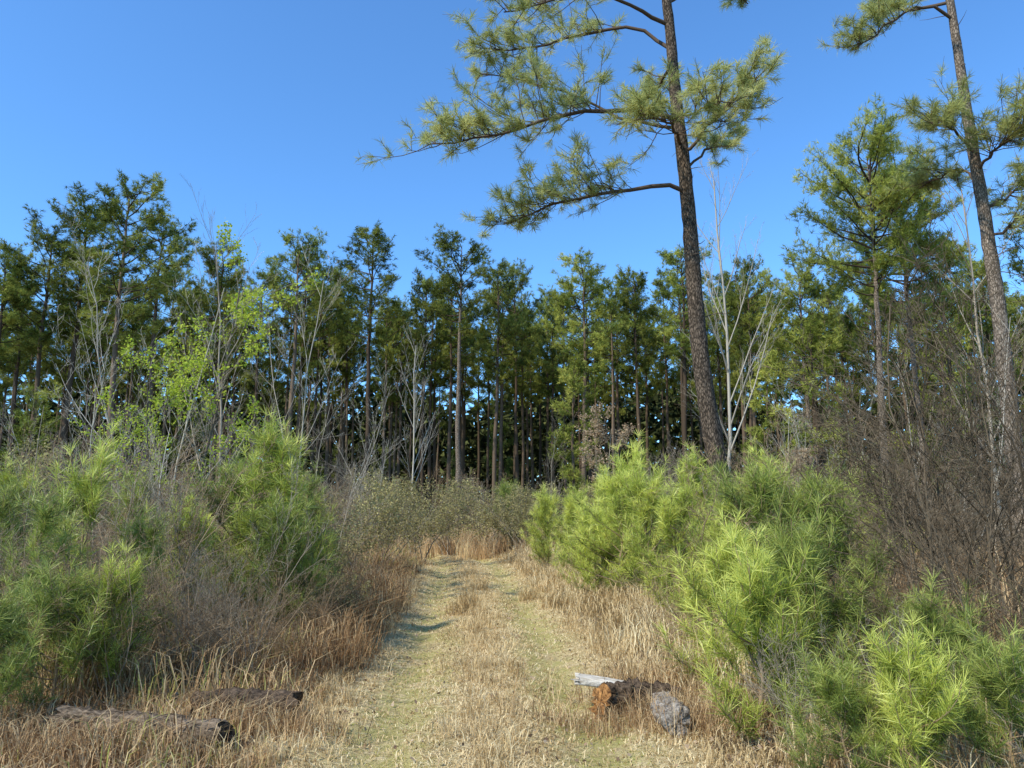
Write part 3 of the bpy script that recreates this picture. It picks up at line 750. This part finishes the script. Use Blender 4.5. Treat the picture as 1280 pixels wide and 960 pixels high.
# ---------------------------------------------------------------- logs
def make_log(L, r, bark, cutm, rough=.06, taper=.85, bend=.03, flat=1.0):
    n = 34; k = 28
    x = np.linspace(-L/2, L/2, n)
    pts = np.stack([x, bend*np.cos(x/L*3), np.zeros(n)], 1)
    an = np.arange(k)*2*math.pi/k
    ns = rng.normal(size=(n, k)); ns = (ns+np.roll(ns, 1, 0)+np.roll(ns, 1, 1))/1.7
    lump = 1+.13*np.sin(an*3+1)[None]+.12*np.sin(an*2)[None]*np.sin(x*7)[:, None]+.08*np.sin(x*11+2)[:, None]+.05*np.sin(an*9+x[:, None]*3)+ns*rough
    if flat < 1:   # a split slab: squarish section with flat faces
        sq = 1/np.maximum(np.abs(np.cos(an)), np.abs(np.sin(an)))**.8
        lump = sq[None]*(1+.04*np.sin(x*9)[:, None]+ns*rough)
    rr = (np.linspace(r, r*taper, n)[:, None])*lump
    ring = np.stack([np.broadcast_to(pts[:, :1], (n, k)), pts[:, 1:2]+rr*np.cos(an), pts[:, 2:3]+rr*np.sin(an)*flat], -1)
    ring[0, :, 0] += rng.normal(size=k)*.022; ring[-1, :, 0] += rng.normal(size=k)*.022
    ii = np.arange(n-1)[:, None]*k; j = np.arange(k)[None]; j2 = (j+1) % k
    q = np.stack([ii+j, ii+j2, ii+k+j2, ii+k+j], -1).reshape(-1, 4)
    mb = MB(); mb.add(ring.reshape(-1, 3), quad=q)
    parts = [('bark' if flat == 1 else 'slab', mb.mesh('bark', bark, False))]
    for e, idx in ((-1, 0), (1, n-1)):
        c = MB(); rg = ring[idx]; ctr = rg.mean(0)
        inner = ctr+(rg-ctr)*.55+np.array([e*.012, 0, 0])+rng.normal(size=rg.shape)*.01*flat
        v = np.concatenate([rg+[e*.001, 0, 0], inner, [ctr+[e*.005, 0, 0]]])
        jj = np.arange(k); jn = (jj+1) % k
        c.add(v, quad=np.stack([jj, jn, k+jn, k+jj], 1), tri=np.stack([k+jj, k+jn, np.full(k, 2*k)], 1))
        parts.append(('cut_end', c.mesh('cut_end', cutm, False)))
    return parts
def putlog(parts, lab, px, py, d, rz, ty=0, zoff=0):
    p = P(px, py, d)
    put(parts, 'log', lab, 'log', (p[0], d, float(hz(p[0], d))+zoff), rz, 1, None, (0, ty))
putlog(make_log(.75, .13, M_log_dark, M_log_dark), 'short dark log lying in the dead grass at left, the farther of the two', 308, 880, 6.1, .12, 0, .08)
putlog(make_log(1.15, .135, M_log_brown, M_log_dark, .1), 'weathered brown log lying in the lower left, nearer the camera', 180, 915, 5.4, -.12, .04, .07)
putlog(make_log(.66, .15, M_log_dark, M_wood_orange, .1), 'dark charred log with a rotten orange cut end right of the trail', 797, 872, 6.6, .3, .05, .08)
putlog(make_log(.8, .105, M_log_grey, M_log_grey, .05), 'rounded grey log pointing at the camera, right end of the pile', 838, 895, 6.15, 1.5, .06, .08)
putlog(make_log(.42, .1, M_wood_pale, M_wood_pale, .02, .8, .01, .38), 'whitish bark-free slab of wood at the top left of the pile', 752, 845, 6.85, -.1, .12, .2)
# grass tufts standing in front of the logs
mb = MB()
for cx, cy, n, hh in [(-2.8, 4.95, 1100, .26), (-1.9, 5.7, 900, .26), (1.15, 6.15, 900, .26), (1.75, 5.8, 1100, .3), (.7, 6.4, 420, .2), (1.2, 7.1, 700, .34)]:
    blades(mb, cx+rng.normal(size=n)*.4, cy+rng.normal(size=n)*.12, hh*rng.uniform(.3, 1.5, n), .005, .8, rng.uniform(0, .8, n))
single('tall_dry_grass', mb.mesh('tall_dry_grass', M_grass_red), label='sparse dead grass stalks poking up in front of the fallen logs', cat='tall grass', kind='stuff')

# ---------------------------------------------------------------- camera, light, sky
cam = bpy.data.cameras.new('camera'); co = bpy.data.objects.new('camera', cam); col.objects.link(co)
co.location = (0, 0, CAMZ); co.rotation_euler = (math.pi/2+PITCH, 0, 0)
cam.sensor_width = 36; cam.lens = 36*F/1280; cam.clip_end = 3000; cam.clip_start = .05
sc.camera = co
S = Vector((-.68, -.54, .88)).normalized()
sun = bpy.data.lights.new('sun', 'SUN'); sun.energy = 5.0; sun.angle = math.radians(.5); sun.color = (1, .96, .86)
so = bpy.data.objects.new('sun', sun); col.objects.link(so); so.rotation_euler = (-S).to_track_quat('-Z', 'Y').to_euler()
w = bpy.data.worlds.new('World'); sc.world = w; w.use_nodes = True
nt = w.node_tree; bg = nt.nodes['Background']
sky = nt.nodes.new('ShaderNodeTexSky'); sky.sky_type = 'NISHITA'; sky.sun_disc = False
sky.sun_elevation = math.asin(S.z); sky.sun_rotation = math.atan2(S.x, S.y)
sky.air_density = 1.0; sky.dust_density = .3; sky.ozone_density = 3.0
mul = nt.nodes.new('ShaderNodeMix'); mul.data_type = 'RGBA'; mul.blend_type = 'MULTIPLY'; mul.inputs['Factor'].default_value = 1
mul.inputs['B'].default_value = (.88, 1.42, 1.85, 1)
nt.links.new(sky.outputs[0], mul.inputs['A']); nt.links.new(mul.outputs['Result'], bg.inputs[0]); bg.inputs[1].default_value = .15
sc.view_settings.view_transform = 'Standard'; sc.view_settings.look = 'None'; sc.view_settings.exposure = 0
